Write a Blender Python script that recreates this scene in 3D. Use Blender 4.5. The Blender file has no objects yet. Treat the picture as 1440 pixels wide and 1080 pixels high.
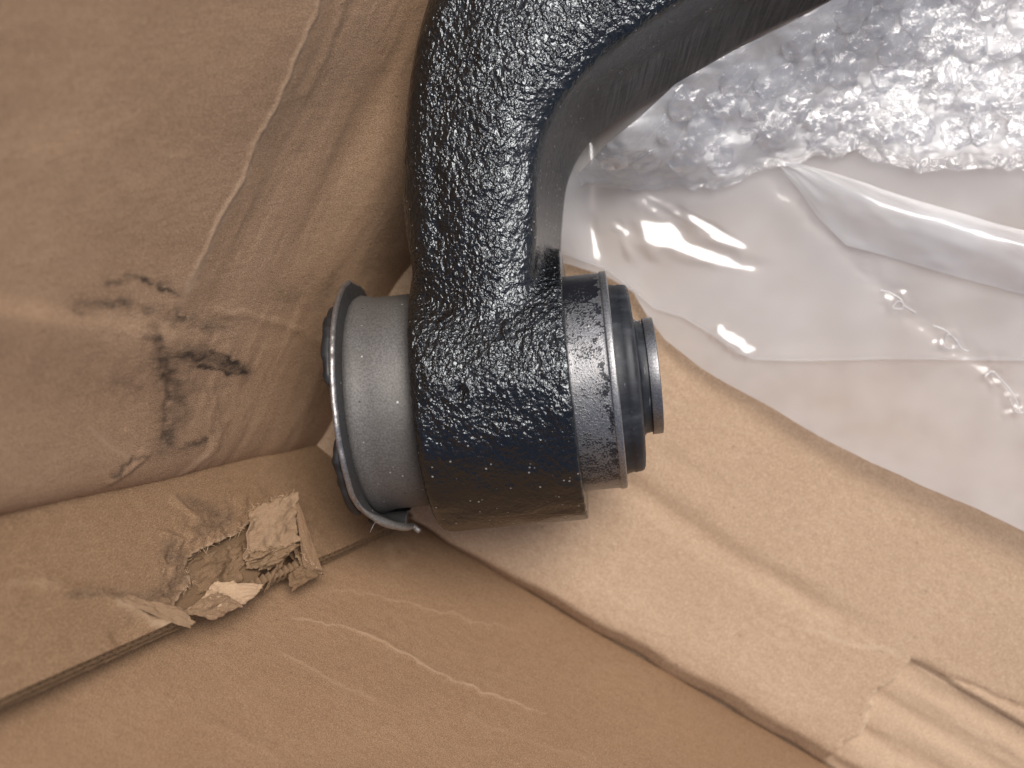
import bpy, bmesh, math, random
import numpy as np
from mathutils import Vector, Matrix
from math import radians, sin, cos, pi

C = bpy.context.scene.collection
scene = bpy.context.scene
random.seed(4)
rng = np.random.default_rng(7)

# ------------------------------------------------------------------ camera
FPX, H = 1500.0, 0.345           # focal length in photo pixels, camera height above the box floor (m)
cam_d = bpy.data.cameras.new('camera'); cam = bpy.data.objects.new('camera', cam_d); C.objects.link(cam)
cam.location = (0, 0, H); cam.rotation_euler = (0, 0, 0)
cam_d.sensor_width = 36.0; cam_d.lens = 36.0 * FPX / 1440.0
cam_d.clip_start = 0.005; cam_d.clip_end = 200
cam_d.dof.use_dof = True; cam_d.dof.focus_distance = 0.278; cam_d.dof.aperture_fstop = 9.2
scene.camera = cam

# ------------------------------------------------------------------ light
SUN = Vector((0.22, 0.38, 0.90)).normalized()
SUN_EL = math.asin(SUN.z); SUN_AZ = math.atan2(SUN.x, SUN.y)
w = bpy.data.worlds.new('World'); scene.world = w; w.use_nodes = True
nt = w.node_tree; nt.nodes.clear()
sky = nt.nodes.new('ShaderNodeTexSky'); sky.sky_type = 'NISHITA'; sky.sun_disc = False
sky.sun_elevation = SUN_EL; sky.sun_rotation = SUN_AZ
sky.air_density = 0.8; sky.dust_density = 5.0; sky.ozone_density = 0.6
bg = nt.nodes.new('ShaderNodeBackground'); bg.inputs['Strength'].default_value = 0.06
wo = nt.nodes.new('ShaderNodeOutputWorld')
nt.links.new(sky.outputs[0], bg.inputs[0]); nt.links.new(bg.outputs[0], wo.inputs[0])
sd = bpy.data.lights.new('sun', 'SUN'); so = bpy.data.objects.new('sun', sd); C.objects.link(so)
sd.energy = 1.5; sd.angle = radians(32); sd.color = (1.0, 0.985, 0.965)
so.rotation_euler = SUN.to_track_quat('Z', 'Y').to_euler(); so.location = (0.3, 0.3, 1)
scene.view_settings.view_transform = 'Standard'; scene.view_settings.look = 'None'
scene.view_settings.exposure = 0.80; scene.view_settings.gamma = 1
scene.cycles.use_denoising = True
scene.cycles.max_bounces = 12; scene.cycles.transparent_max_bounces = 24

# ------------------------------------------------------------------ numeric helpers
def hash3(ix, iy, iz):
    n = (ix.astype(np.int64) * 374761393 + iy.astype(np.int64) * 668265263 + iz.astype(np.int64) * 2147483647 // 7) & 0x7fffffff
    n = ((n ^ (n >> 13)) * 1274126177) & 0x7fffffff
    n = n ^ (n >> 16)
    return (n & 0xffff) / 32767.5 - 1.0
def vnoise(x, y, z=None):
    x = np.asarray(x, float); y = np.asarray(y, float); z = np.zeros_like(x) if z is None else np.asarray(z, float)
    ix, iy, iz = np.floor(x), np.floor(y), np.floor(z)
    fx, fy, fz = x - ix, y - iy, z - iz
    ux, uy, uz = [f * f * f * (f * (f * 6 - 15) + 10) for f in (fx, fy, fz)]
    r = 0
    for dx in (0, 1):
        for dy in (0, 1):
            for dz in (0, 1):
                wgt = (ux if dx else 1 - ux) * (uy if dy else 1 - uy) * (uz if dz else 1 - uz)
                r = r + wgt * hash3(ix + dx, iy + dy, iz + dz)
    return r
def fbm(x, y, z=None, o=4, g=0.5):
    a, s, t = 1.0, 1.0, 0
    for k in range(o):
        t = t + a * vnoise(x * s + 17.3 * k, y * s - 9.1 * k, None if z is None else z * s + 3.7 * k)
        a *= g; s *= 2.03
    return t
def sstep(a, b, x):
    t = np.clip((x - a) / (b - a), 0, 1); return t * t * (3 - 2 * t)
def poly_dist(px, py, pts):
    """distance to a polyline, signed side, parameter 0..1 along it"""
    best = np.full(px.shape, 1e9); side = np.zeros(px.shape); par = np.zeros(px.shape)
    L = [math.dist(pts[i], pts[i + 1]) for i in range(len(pts) - 1)]; T = sum(L); acc = 0
    for (x0, y0), (x1, y1), l in zip(pts[:-1], pts[1:], L):
        dx, dy = x1 - x0, y1 - y0
        t = np.clip(((px - x0) * dx + (py - y0) * dy) / (l * l), 0, 1)
        d = np.hypot(px - x0 - t * dx, py - y0 - t * dy)
        s = np.sign((px - x0) * dy - (py - y0) * dx)
        m = d < best
        best = np.where(m, d, best); side = np.where(m, s, side); par = np.where(m, (acc + t * l) / T, par)
        acc += l
    return best, side, par
def in_poly(px, py, pts):
    ins = np.zeros(px.shape, bool); n = len(pts)
    for i in range(n):
        x0, y0 = pts[i]; x1, y1 = pts[(i + 1) % n]
        c = ((y0 > py) != (y1 > py)) & (px < (x1 - x0) * (py - y0) / ((y1 - y0) if y1 != y0 else 1e-9) + x0)
        ins ^= c
    return ins
def P(px, py, z):
    k = (H - z) / FPX
    return np.array([(px - 720.0) * k, (540.0 - py) * k, z])
def Pv(px, py, z):
    k = (H - z) / FPX
    return np.stack([(px - 720.0) * k, (540.0 - py) * k, z + 0 * k], -1)
def to_px(v):
    k = FPX / (H - v[..., 2]); return 720 + v[..., 0] * k, 540 - v[..., 1] * k
class Plane:
    def __init__(s, a, b, c):
        s.o = np.array(a, float); n = np.cross(np.array(b) - a, np.array(c) - a); n /= np.linalg.norm(n)
        s.n = n if n[2] > 0 else -n
    def at(s, px, py, off=0.0):
        d = np.array([(px - 720) / FPX, (540 - py) / FPX, -1.0]); o = np.array([0, 0, H])
        t = np.dot(s.o - o, s.n) / np.dot(d, s.n)
        return o + d * t + s.n * off

# ------------------------------------------------------------------ object helpers
def mesh_obj(name, verts, faces, mat, parent=None, attrs=None, smooth=True, loc=None, mats=None, fmat=None):
    me = bpy.data.meshes.new(name)
    verts = np.asarray(verts, float)
    base = np.array(parent['_base']) if parent is not None and '_base' in parent else np.zeros(3)
    if loc is not None: base = np.array(loc)
    me.from_pydata((verts - base).tolist(), [], [tuple(int(i) for i in f) for f in faces]); me.update()
    for m in (mats or [mat]): me.materials.append(m)
    if fmat is not None: me.polygons.foreach_set('material_index', np.asarray(fmat, np.int32))
    if smooth: me.polygons.foreach_set('use_smooth', np.ones(len(me.polygons), bool))
    for k, v in (attrs or {}).items():
        v = np.asarray(v, np.float32)
        if v.ndim == 1:
            me.attributes.new(k, 'FLOAT', 'POINT').data.foreach_set('value', v)
        else:
            me.attributes.new(k, 'FLOAT_VECTOR', 'POINT').data.foreach_set('vector', v.ravel())
    o = bpy.data.objects.new(name, me); C.objects.link(o)
    if parent is not None:
        o.parent = parent
        o['_base'] = list(base)
        if loc is not None: o.location = np.array(loc) - np.array(parent['_base'])
    return o
def thing(name, loc, label, cat):
    o = bpy.data.objects.new(name, None); C.objects.link(o); o.location = loc
    o.empty_display_size = 0.02
    o['label'] = label; o['category'] = cat; o['_base'] = list(loc)
    return o
def grid_faces(nu, nv, keep=None, flip=False):
    i = np.arange(nv - 1)[:, None] * nu + np.arange(nu - 1)[None]
    f = np.stack([i, i + 1, i + 1 + nu, i + nu], -1).reshape(-1, 4)
    if flip: f = f[:, ::-1]
    if keep is not None: f = f[keep.reshape(-1)]
    return f
def solidify(o, th, off=-1):
    m = o.modifiers.new('thickness', 'SOLIDIFY'); m.thickness = th; m.offset = off; m.use_even_offset = False
    return o
def bilerp(c, U, V):
    c00, c01, c10, c11 = [np.asarray(k, float) for k in c]
    U = U[..., None]; V = V[..., None]
    return c00 * (1 - U) * (1 - V) + c01 * U * (1 - V) + c10 * (1 - U) * V + c11 * U * V

# ------------------------------------------------------------------ materials
class NT:
    def __init__(s, name):
        s.m = bpy.data.materials.new(name); s.m.use_nodes = True; s.t = s.m.node_tree; s.t.nodes.clear()
        s.out = s.n('OutputMaterial')
    def n(s, typ, **kw):
        nd = s.t.nodes.new('ShaderNode' + typ)
        for k, v in kw.items(): setattr(nd, k, v)
        return nd
    def l(s, a, b): s.t.links.new(a, b)
    def setin(s, nd, **kw):
        for k, v in kw.items():
            i = nd.inputs[k.replace('_', ' ')]
            if hasattr(v, 'is_output') or isinstance(v, bpy.types.NodeSocket): s.l(v, i)
            else: i.default_value = v
        return nd
    def attr(s, name, out='Fac'): return s.n('Attribute', attribute_name=name).outputs[out]
    def obj(s): return s.n('TexCoord').outputs['Object']
    def mapping(s, vec, scale=(1, 1, 1), rot=(0, 0, 0)):
        m = s.n('Mapping'); s.l(vec, m.inputs[0]); m.inputs['Scale'].default_value = scale; m.inputs['Rotation'].default_value = rot
        return m.outputs[0]
    def noise(s, vec, scale, detail=3, rough=0.55, dist=0.0):
        k = s.n('TexNoise'); s.l(vec, k.inputs['Vector']); k.inputs['Scale'].default_value = scale
        k.inputs['Detail'].default_value = detail; k.inputs['Roughness'].default_value = rough; k.inputs['Distortion'].default_value = dist
        return k.outputs['Fac']
    def voro(s, vec, scale, feature='F1', rand=1.0):
        k = s.n('TexVoronoi', feature=feature); s.l(vec, k.inputs['Vector']); k.inputs['Scale'].default_value = scale
        k.inputs['Randomness'].default_value = rand
        return k.outputs['Distance']
    def ramp(s, fac, a, b, lo=0.0, hi=1.0):
        k = s.n('MapRange', interpolation_type='SMOOTHSTEP'); s.l(fac, k.inputs[0])
        k.inputs[1].default_value = a; k.inputs[2].default_value = b; k.inputs[3].default_value = lo; k.inputs[4].default_value = hi
        return k.outputs[0]
    def math(s, op, a, b=0.0, c=None, clamp=False):
        k = s.n('Math', operation=op, use_clamp=clamp)
        for i, v in enumerate((a, b) if c is None else (a, b, c)):
            if isinstance(v, (int, float)): k.inputs[i].default_value = v
            else: s.l(v, k.inputs[i])
        return k.outputs[0]
    def mix(s, fac, a, b, mode='MIX'):
        k = s.n('Mix', data_type='RGBA', blend_type=mode)
        for i, v in ((0, fac), (6, a), (7, b)):
            if isinstance(v, (int, float)): k.inputs[i].default_value = v
            elif isinstance(v, tuple): k.inputs[i].default_value = v + ((1,) if len(v) == 3 else ())
            else: s.l(v, k.inputs[i])
        return k.outputs[2]
    def bump(s, h, dist, strength=1.0, normal=None):
        k = s.n('Bump'); s.l(h, k.inputs['Height']); k.inputs['Distance'].default_value = dist
        if isinstance(strength, (int, float)): k.inputs['Strength'].default_value = strength
        else: s.l(strength, k.inputs['Strength'])
        if normal is not None: s.l(normal, k.inputs['Normal'])
        return k.outputs[0]
    def principled(s, **kw):
        b = s.n('BsdfPrincipled'); s.setin(b, **kw); s.l(b.outputs[0], s.out.inputs[0]); return b

def kraft(name, base, tone=1.0, rot=0.0):
    k = NT(name); pc = k.mapping(k.attr('pc', 'Vector'), rot=(0, 0, rot))
    big = k.noise(pc, 28, 4, 0.6)
    mid = k.noise(k.mapping(pc, (1, 2.2, 1)), 260, 4, 0.6)
    fib = k.noise(k.mapping(pc, (1, 3.2, 1)), 1300, 4, 0.7, 0.6)
    fine = k.noise(pc, 3200, 2, 0.6)
    b = tuple(c * tone for c in base)
    col = k.mix(k.ramp(big, 0.3, 0.72), tuple(c * f for c, f in zip(b, (0.90, 0.88, 0.86))), tuple(c * f for c, f in zip(b, (1.06, 1.07, 1.08))))
    col = k.mix(k.ramp(mid, 0.34, 0.66, 0, 0.85), col, tuple(c * f for c, f in zip(b, (0.80, 0.76, 0.72))))
    col = k.mix(k.ramp(fib, 0.44, 0.62, 0, 1.0), col, tuple(c * f for c, f in zip(b, (1.30, 1.33, 1.36))))
    col = k.mix(k.ramp(fine, 0.49, 0.62, 0, 0.95), col, tuple(c * f for c, f in zip(b, (0.52, 0.45, 0.39))))
    sp = k.voro(k.mapping(pc, (1, 1.9, 1), (0, 0, 0.6)), 190)
    rare = k.ramp(k.noise(pc, 70, 1), 0.55, 0.62)
    col = k.mix(k.math('MULTIPLY', k.ramp(sp, 0.05, 0.10, 0.7, 0), rare), col, (0.07, 0.045, 0.03))
    sp2 = k.voro(k.mapping(pc, (1.6, 1, 1), (0, 0, 1.9)), 240)
    col = k.mix(k.math('MULTIPLY', k.ramp(sp2, 0.05, 0.09, 0.55, 0), k.ramp(k.noise(k.mapping(pc, (1, 1, 1), (0, 0, 0.5)), 60, 1), 0.54, 0.6)), col, tuple(c * 1.5 for c in b))
    pale = k.math('MULTIPLY', k.attr('pale'), k.ramp(mid, 0.25, 0.65, 0.45, 1.0))
    col = k.mix(pale, col, tuple(min(0.8, c * f) for c, f in zip(base, (1.45, 1.6, 1.75))))
    d = k.attr('dirt')
    brk = k.math('ADD', k.math('MULTIPLY', k.noise(k.mapping(pc, (1, 4.5, 1), (0, 0, 0.22)), 330, 5, 0.7), 0.75), k.math('MULTIPLY', k.noise(pc, 1500, 3, 0.7), 0.45))
    dm = k.math('MULTIPLY', k.ramp(k.math('ADD', d, k.math('SUBTRACT', brk, 1.0)), -0.42, 0.50), 0.9)
    dm = k.math('MULTIPLY', dm, k.ramp(d, 0.0, 0.12))
    col = k.mix(dm, col, (0.022, 0.018, 0.017))
    h = k.math('ADD', k.math('MULTIPLY', fib, 0.6), k.math('MULTIPLY', mid, 0.9))
    nb = k.bump(h, 0.00024, 0.6)
    b_ = k.principled(Base_Color=col, Roughness=0.82, Normal=nb)
    b_.inputs['Specular IOR Level'].default_value = 0.22
    return k.m

KR = (0.40, 0.257, 0.156)
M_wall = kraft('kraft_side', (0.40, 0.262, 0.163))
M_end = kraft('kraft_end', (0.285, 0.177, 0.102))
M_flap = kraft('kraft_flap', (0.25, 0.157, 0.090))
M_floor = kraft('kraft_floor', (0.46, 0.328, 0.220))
M_scrap = kraft('kraft_scrap', (0.42, 0.275, 0.165))
M_inner_shaded = kraft('kraft_inner_shaded', (0.20, 0.124, 0.068))  # inner board, shade of the deep flutes put into its colour

def cast_paint():
    k = NT('black_cast_paint'); o = k.obj()
    rgh = k.attr('rough'); grd = k.attr('ground')
    n1 = k.noise(k.mapping(o, (1, 0.8, 1), (0, 0, 0.5)), 820, 2.0, 0.5, 0.4)
    n2 = k.noise(o, 2000, 2, 0.5, 0.4)
    n3 = k.noise(o, 90, 2)
    h = k.math('ADD', k.math('MULTIPLY', k.ramp(n1, 0.30, 0.72), 1.0), k.math('MULTIPLY', n2, 0.14))
    st = k.math('MULTIPLY', rgh, k.ramp(n3, 0.3, 0.7, 0.6, 1.0))
    nb = k.bump(h, 0.00042, st)
    # soft ripples in the smoother side and the grinding marks across it
    fine = k.noise(k.mapping(o, (1, 1, 0.35)), 800, 3)
    nb = k.bump(fine, 0.00042, k.math('SUBTRACT', 1.0, rgh, clamp=True), nb)
    gl = k.noise(k.mapping(o, (1, 0.08, 0.03), (0, 0, 0.12)), 1300, 2)
    nb = k.bump(gl, 0.0005, k.math('MULTIPLY', grd, 0.9), nb)
    dust = k.voro(k.mapping(o, (1, 1, 1), (0.4, 0.2, 0.7)), 520)
    dm = k.math('MULTIPLY', k.ramp(dust, 0.09, 0.17, 1, 0), k.ramp(k.noise(o, 140, 2), 0.50, 0.56))
    col = k.mix(k.math('MULTIPLY', dm, 0.75), (0.0045, 0.0047, 0.0052), (0.42, 0.40, 0.38))
    col = k.mix(k.math('MULTIPLY', grd, k.ramp(gl, 0.38, 0.62, 0.1, 1.0)), col, (0.11, 0.105, 0.10))
    ro = k.math('ADD', k.math('MULTIPLY', k.math('SUBTRACT', 1.0, rgh, clamp=True), 0.17), k.math('ADD', 0.10, k.math('MULTIPLY', dm, 0.5)))
    ro = k.math('ADD', ro, k.math('MULTIPLY', grd, 0.10))
    b = k.principled(Base_Color=col, Roughness=ro, Normal=nb)
    b.inputs['Specular IOR Level'].default_value = 0.9; b.inputs['Specular Tint'].default_value = (0.90, 0.96, 1, 1)  # blue of the reflected sky put into the specular tint
    pass
    return k.m
M_cast = cast_paint()

def steel(name, base, rough, grain=1.0, paint=False, metal=0.85):
    k = NT(name); o = k.obj()
    g = k.noise(o, 1900, 3, 0.6); g2 = k.noise(o, 300, 3, 0.6); g3 = k.noise(o, 60, 3)
    col = k.mix(k.ramp(g, 0.3, 0.7), tuple(c * 0.72 for c in base), tuple(c * 1.22 for c in base))
    col = k.mix(k.ramp(g3, 0.4, 0.75, 0, 0.45), col, tuple(c * f for c, f in zip(base, (0.72, 0.68, 0.62))))
    sp = k.voro(k.mapping(o, (1, 1, 1), (0.3, 0.5, 0.1)), 420)
    rare = k.ramp(k.noise(o, 150, 1), 0.57, 0.62)
    col = k.mix(k.math('MULTIPLY', k.ramp(sp, 0.08, 0.16, 0.8, 0), rare), col, (0.6, 0.58, 0.55))
    sp2 = k.voro(k.mapping(o, (1, 1, 1), (1.3, 0.9, 0.1)), 300)
    col = k.mix(k.math('MULTIPLY', k.ramp(sp2, 0.06, 0.12, 0.8, 0), k.ramp(k.noise(k.mapping(o, (1, 1, 1), (0.2, 0.9, 0)), 110, 1), 0.57, 0.62)), col, (0.02, 0.02, 0.02))
    ro = rough
    met = metal
    h = k.math('ADD', g, k.math('MULTIPLY', g2, 0.3))
    if paint:
        pa = k.attr('paint')
        bl = k.math('ADD', k.math('MULTIPLY', k.noise(o, 1900, 2, 0.5), 0.85), k.math('MULTIPLY', k.noise(o, 210, 3, 0.6), 0.5))
        pm = k.ramp(k.math('ADD', pa, k.math('SUBTRACT', bl, 0.62)), 0.40, 0.56)
        col = k.mix(pm, col, (0.014, 0.015, 0.019))
        met = k.math('MULTIPLY', k.math('SUBTRACT', 1.0, pm), metal)
        ro = k.math('SUBTRACT', rough, k.math('MULTIPLY', pm, 0.12))
        h = k.math('ADD', h, k.math('MULTIPLY', pm, 1.2))
    nb = k.bump(h, 0.00007 * grain, 0.8)
    k.principled(Base_Color=col, Roughness=ro, Metallic=met, Normal=nb)
    return k.m
M_sleeve = steel('blasted_grey_steel', (0.15, 0.142, 0.134), 0.6, 1.3, metal=0.45)
M_sleeve_r = steel('oversprayed_steel', (0.30, 0.30, 0.305), 0.42, 1.0, paint=True)
M_flange = steel('dark_flange_steel', (0.075, 0.073, 0.073), 0.52, 1.2, metal=0.5)
M_rim = steel('bare_rim_steel', (0.36, 0.345, 0.335), 0.42, 1.5)
M_lip = steel('scuffed_lip_steel', (0.32, 0.31, 0.30), 0.45, 2.5, metal=0.7)
M_collar = steel('collar_steel', (0.24, 0.24, 0.245), 0.42, 1.0)

def rubber(name, base=(0.014, 0.016, 0.020), dusty=0.16):
    k = NT(name); o = k.obj()
    a = k.noise(k.mapping(o, (0.35, 1, 1)), 260, 5, 0.65); b2 = k.noise(o, 1700, 2)
    sc = k.noise(k.mapping(o, (2.2, 0.5, 0.8), (0.2, 0.1, 0.7)), 330, 4, 0.6)
    col = k.mix(k.math('MULTIPLY', k.ramp(a, 0.42, 0.75), dusty), base, (0.20, 0.22, 0.25))
    col = k.mix(k.math('MULTIPLY', k.ramp(sc, 0.66, 0.74), 0.4), col, (0.34, 0.34, 0.35))
    nb = k.bump(k.math('ADD', k.math('MULTIPLY', b2, 0.4), a), 0.00008, 0.8)
    k.principled(Base_Color=col, Roughness=k.ramp(a, 0.3, 0.7, 0.42, 0.6), Normal=nb)
    return k.m
M_rubber = rubber('dusty_black_rubber')
M_rubber2 = rubber('oily_black_rubber', (0.014, 0.014, 0.015), 0.12)

def film(name, haze, gloss=1.0, rough=0.06, bumpd=0.0, bscale=120, tint=(0.86, 0.855, 0.86)):
    k = NT(name); o = k.obj()
    hz = k.attr('haze')
    nb = None
    if bumpd:
        wv = k.n('VectorMath', operation='SCALE'); nn = k.n('TexNoise'); k.l(o, nn.inputs['Vector']); nn.inputs['Scale'].default_value = 160; k.l(nn.outputs['Color'], wv.inputs[0]); wv.inputs['Scale'].default_value = 0.006
        va = k.n('VectorMath', operation='ADD'); k.l(o, va.inputs[0]); k.l(wv.outputs[0], va.inputs[1])
        c = k.voro(va.outputs[0], bscale, 'F1'); n = k.noise(o, bscale * 1.6, 4, 0.65, 0.8)
        nb = k.bump(k.math('ADD', c, k.math('MULTIPLY', n, 1.2)), bumpd, 1.0)
    mott = k.ramp(k.noise(o, 26, 3), 0.3, 0.7, 0.85, 1.15)
    tr = k.n('BsdfTransparent'); tr.inputs[0].default_value = (0.97, 0.97, 0.975, 1)
    df = k.n('BsdfDiffuse'); df.inputs[0].default_value = tint + (1,)
    tl = k.n('BsdfTranslucent'); tl.inputs[0].default_value = tint + (1,)
    g = k.n('BsdfGlossy'); g.inputs['Color'].default_value = (1, 1, 1, 1); g.inputs['Roughness'].default_value = rough
    if nb is not None:
        k.l(nb, g.inputs['Normal'])
    m0 = k.n('MixShader'); m0.inputs[0].default_value = 0.4; k.l(df.outputs[0], m0.inputs[1]); k.l(tl.outputs[0], m0.inputs[2])
    m1 = k.n('MixShader'); k.l(k.math('MULTIPLY', k.math('MULTIPLY', hz, haze), mott, clamp=True), m1.inputs[0])
    k.l(tr.outputs[0], m1.inputs[1]); k.l(m0.outputs[0], m1.inputs[2])
    lw = k.n('LayerWeight'); lw.inputs['Blend'].default_value = 0.5
    if nb is not None: k.l(nb, lw.inputs['Normal'])
    f = k.math('ADD', 0.085 * gloss, k.math('MULTIPLY', k.math('POWER', lw.outputs['Facing'], 4.5), 0.8), clamp=True)
    m2 = k.n('MixShader'); k.l(f, m2.inputs[0]); k.l(m1.outputs[0], m2.inputs[1]); k.l(g.outputs[0], m2.inputs[2])
    k.l(m2.outputs[0], k.out.inputs[0])
    return k.m
M_bag = film('clear_polythene', 0.46, 0.45, 0.07, tint=(0.90, 0.905, 0.91))
M_wrap = film('bubble_wrap_film', 0.60, 1.6, 0.07, 0.0010, 190, (0.96, 0.955, 0.955))
M_bub = film('bubble_film', 0.20, 2.4, 0.06, 0.0009, 210, (0.96, 0.955, 0.955))

def concrete():
    k = NT('pale_concrete'); o = k.obj()
    n = k.noise(o, 6, 6, 0.65); n2 = k.noise(o, 220, 4, 0.6)
    col = k.mix(n, (0.30, 0.29, 0.27), (0.44, 0.43, 0.40)); col = k.mix(k.ramp(n2, 0.4, 0.7, 0, 0.5), col, (0.25, 0.24, 0.23))
    k.principled(Base_Color=col, Roughness=0.9, Normal=k.bump(n2, 0.0015, 0.6))
    return k.m

# ------------------------------------------------------------------ the setting
gv = [(-60, -60, -0.03), (60, -60, -0.03), (60, 60, -0.03), (-60, 60, -0.03)]
g = mesh_obj('ground', gv, [(0, 1, 2, 3)], concrete(), smooth=False); g['kind'] = 'structure'

# ------------------------------------------------------------------ the cardboard box
box = thing('cardboard_box', (-0.03, -0.045, 0.0), 'open brown cardboard box with creased, scuffed and torn panels around the metal arm', 'box')
foldA0, foldA1 = P(466, 640, 0.001), P(592, 360, 0.001)
fdir = (foldA1 - foldA0); fdir /= np.linalg.norm(fdir)
perpA = np.array([-fdir[1], fdir[0], 0.0])
tA = radians(69)
plA = Plane(foldA0, foldA1, foldA0 + perpA * cos(tA) + np.array([0, 0, sin(tA)]))
foldC0, foldC1 = P(585, 735, 0.0), P(1170, 1080, 0.0)
cdir = (foldC1 - foldC0); cdir /= np.linalg.norm(cdir)
perpC = np.array([cdir[1], -cdir[0], 0.0])
tC = radians(62)
plC = Plane(foldC0, foldC1, foldC0 + perpC * cos(tC) + np.array([0, 0, sin(tC)]))

def panel(name, corners, nu, nv, normal, disp, mat, parent, keep=None, th=0.004, extra=None):
    """a bent sheet of board: a grid over four corner points, pushed along its normal by disp(px,py,u,v) in metres"""
    U, V = np.meshgrid(np.linspace(0, 1, nu), np.linspace(0, 1, nv))
    B = bilerp(corners, U, V); px, py = to_px(B)
    if normal is None:
        du = np.gradient(B, axis=1); dv = np.gradient(B, axis=0); N = np.cross(du, dv); N /= np.linalg.norm(N, axis=-1, keepdims=True)
        N = np.where(N[..., 2:3] < 0, -N, N)
    else: N = np.broadcast_to(normal, B.shape)
    res = disp(px, py, U, V); dz, dirt, pale = res
    V3 = B + N * dz[..., None]
    lu = np.linalg.norm(np.array(corners[1]) - corners[0]); lv = np.linalg.norm(np.array(corners[2]) - corners[0])
    pc = np.stack([U * lu, V * lv, np.full_like(U, len(name) * 0.37)], -1)
    kf = None
    if keep is not None:
        cx = 0.25 * (px[:-1, :-1] + px[1:, :-1] + px[:-1, 1:] + px[1:, 1:]); cy = 0.25 * (py[:-1, :-1] + py[1:, :-1] + py[:-1, 1:] + py[1:, 1:])
        kf = keep(cx, cy)
    f = grid_faces(nu, nv, kf)
    # face up
    q = V3.reshape(-1, 3); n0 = np.cross(q[f[0][1]] - q[f[0][0]], q[f[0][2]] - q[f[0][0]])
    if np.dot(n0, N.reshape(-1, 3)[f[0][0]]) < 0: f = f[:, ::-1]
    o = mesh_obj(name, q, f, mat, parent, {'pc': pc.reshape(-1, 3), 'dirt': np.clip(dirt, 0, 1).ravel(), 'pale': np.clip(pale, 0, 1).ravel()})
    if th: solidify(o, th)
    return o
def ridge(px, py, pts, wd, amp, fade=True, warp=3.0):
    wx = warp * fbm(px / 22, py / 22, o=3); wy = warp * fbm(px / 22 + 40, py / 22, o=3)
    d, s, t = poly_dist(px + wx, py + wy, pts)
    e = np.exp(-(d / wd) ** 2)
    if fade: e = e * sstep(0, 0.12, t) * sstep(1, 0.85, t)
    return e * amp, d * s, t

# side panel (upper left of the picture)
GREASE = [
    ([(150, 396), (198, 392), (225, 402), (250, 413)], 7, 0.62), ([(196, 393), (222, 401), (246, 411)], 4, 0.95),
    ([(105, 432), (165, 426), (215, 438), (262, 455), (325, 466)], 14, 0.55), ([(160, 428), (215, 440), (262, 452)], 7, 0.6), ([(248, 438), (262, 450)], 5, 0.8), ([(296, 460), (322, 464)], 3.5, 0.75),
    ([(212, 468), (222, 505), (250, 500), (300, 505), (344, 522)], 15, 0.72), ([(218, 500), (250, 502), (290, 505)], 9, 0.85), ([(280, 515), (346, 527)], 5, 1.0), ([(300, 497), (342, 514)], 5, 0.95),
    ([(226, 510), (246, 545), (240, 590), (234, 632)], 22, 0.66), ([(222, 500), (236, 555), (237, 600), (231, 634)], 5, 0.78), ([(250, 540), (262, 585)], 12, 0.5),
    ([(230, 634), (262, 632), (292, 622)], 9, 0.68), ([(160, 668), (188, 642), (206, 640)], 5, 0.65), ([(148, 690), (200, 655)], 5, 0.4),
    ([(160, 535), (192, 546)], 16, 0.36), ([(295, 548), (322, 545)], 8, 0.5), ([(400, 420), (470, 408)], 22, 0.34), ([(90, 425), (180, 440)], 25, 0.3), ([(300, 560), (310, 610)], 14, 0.33),
]
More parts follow.
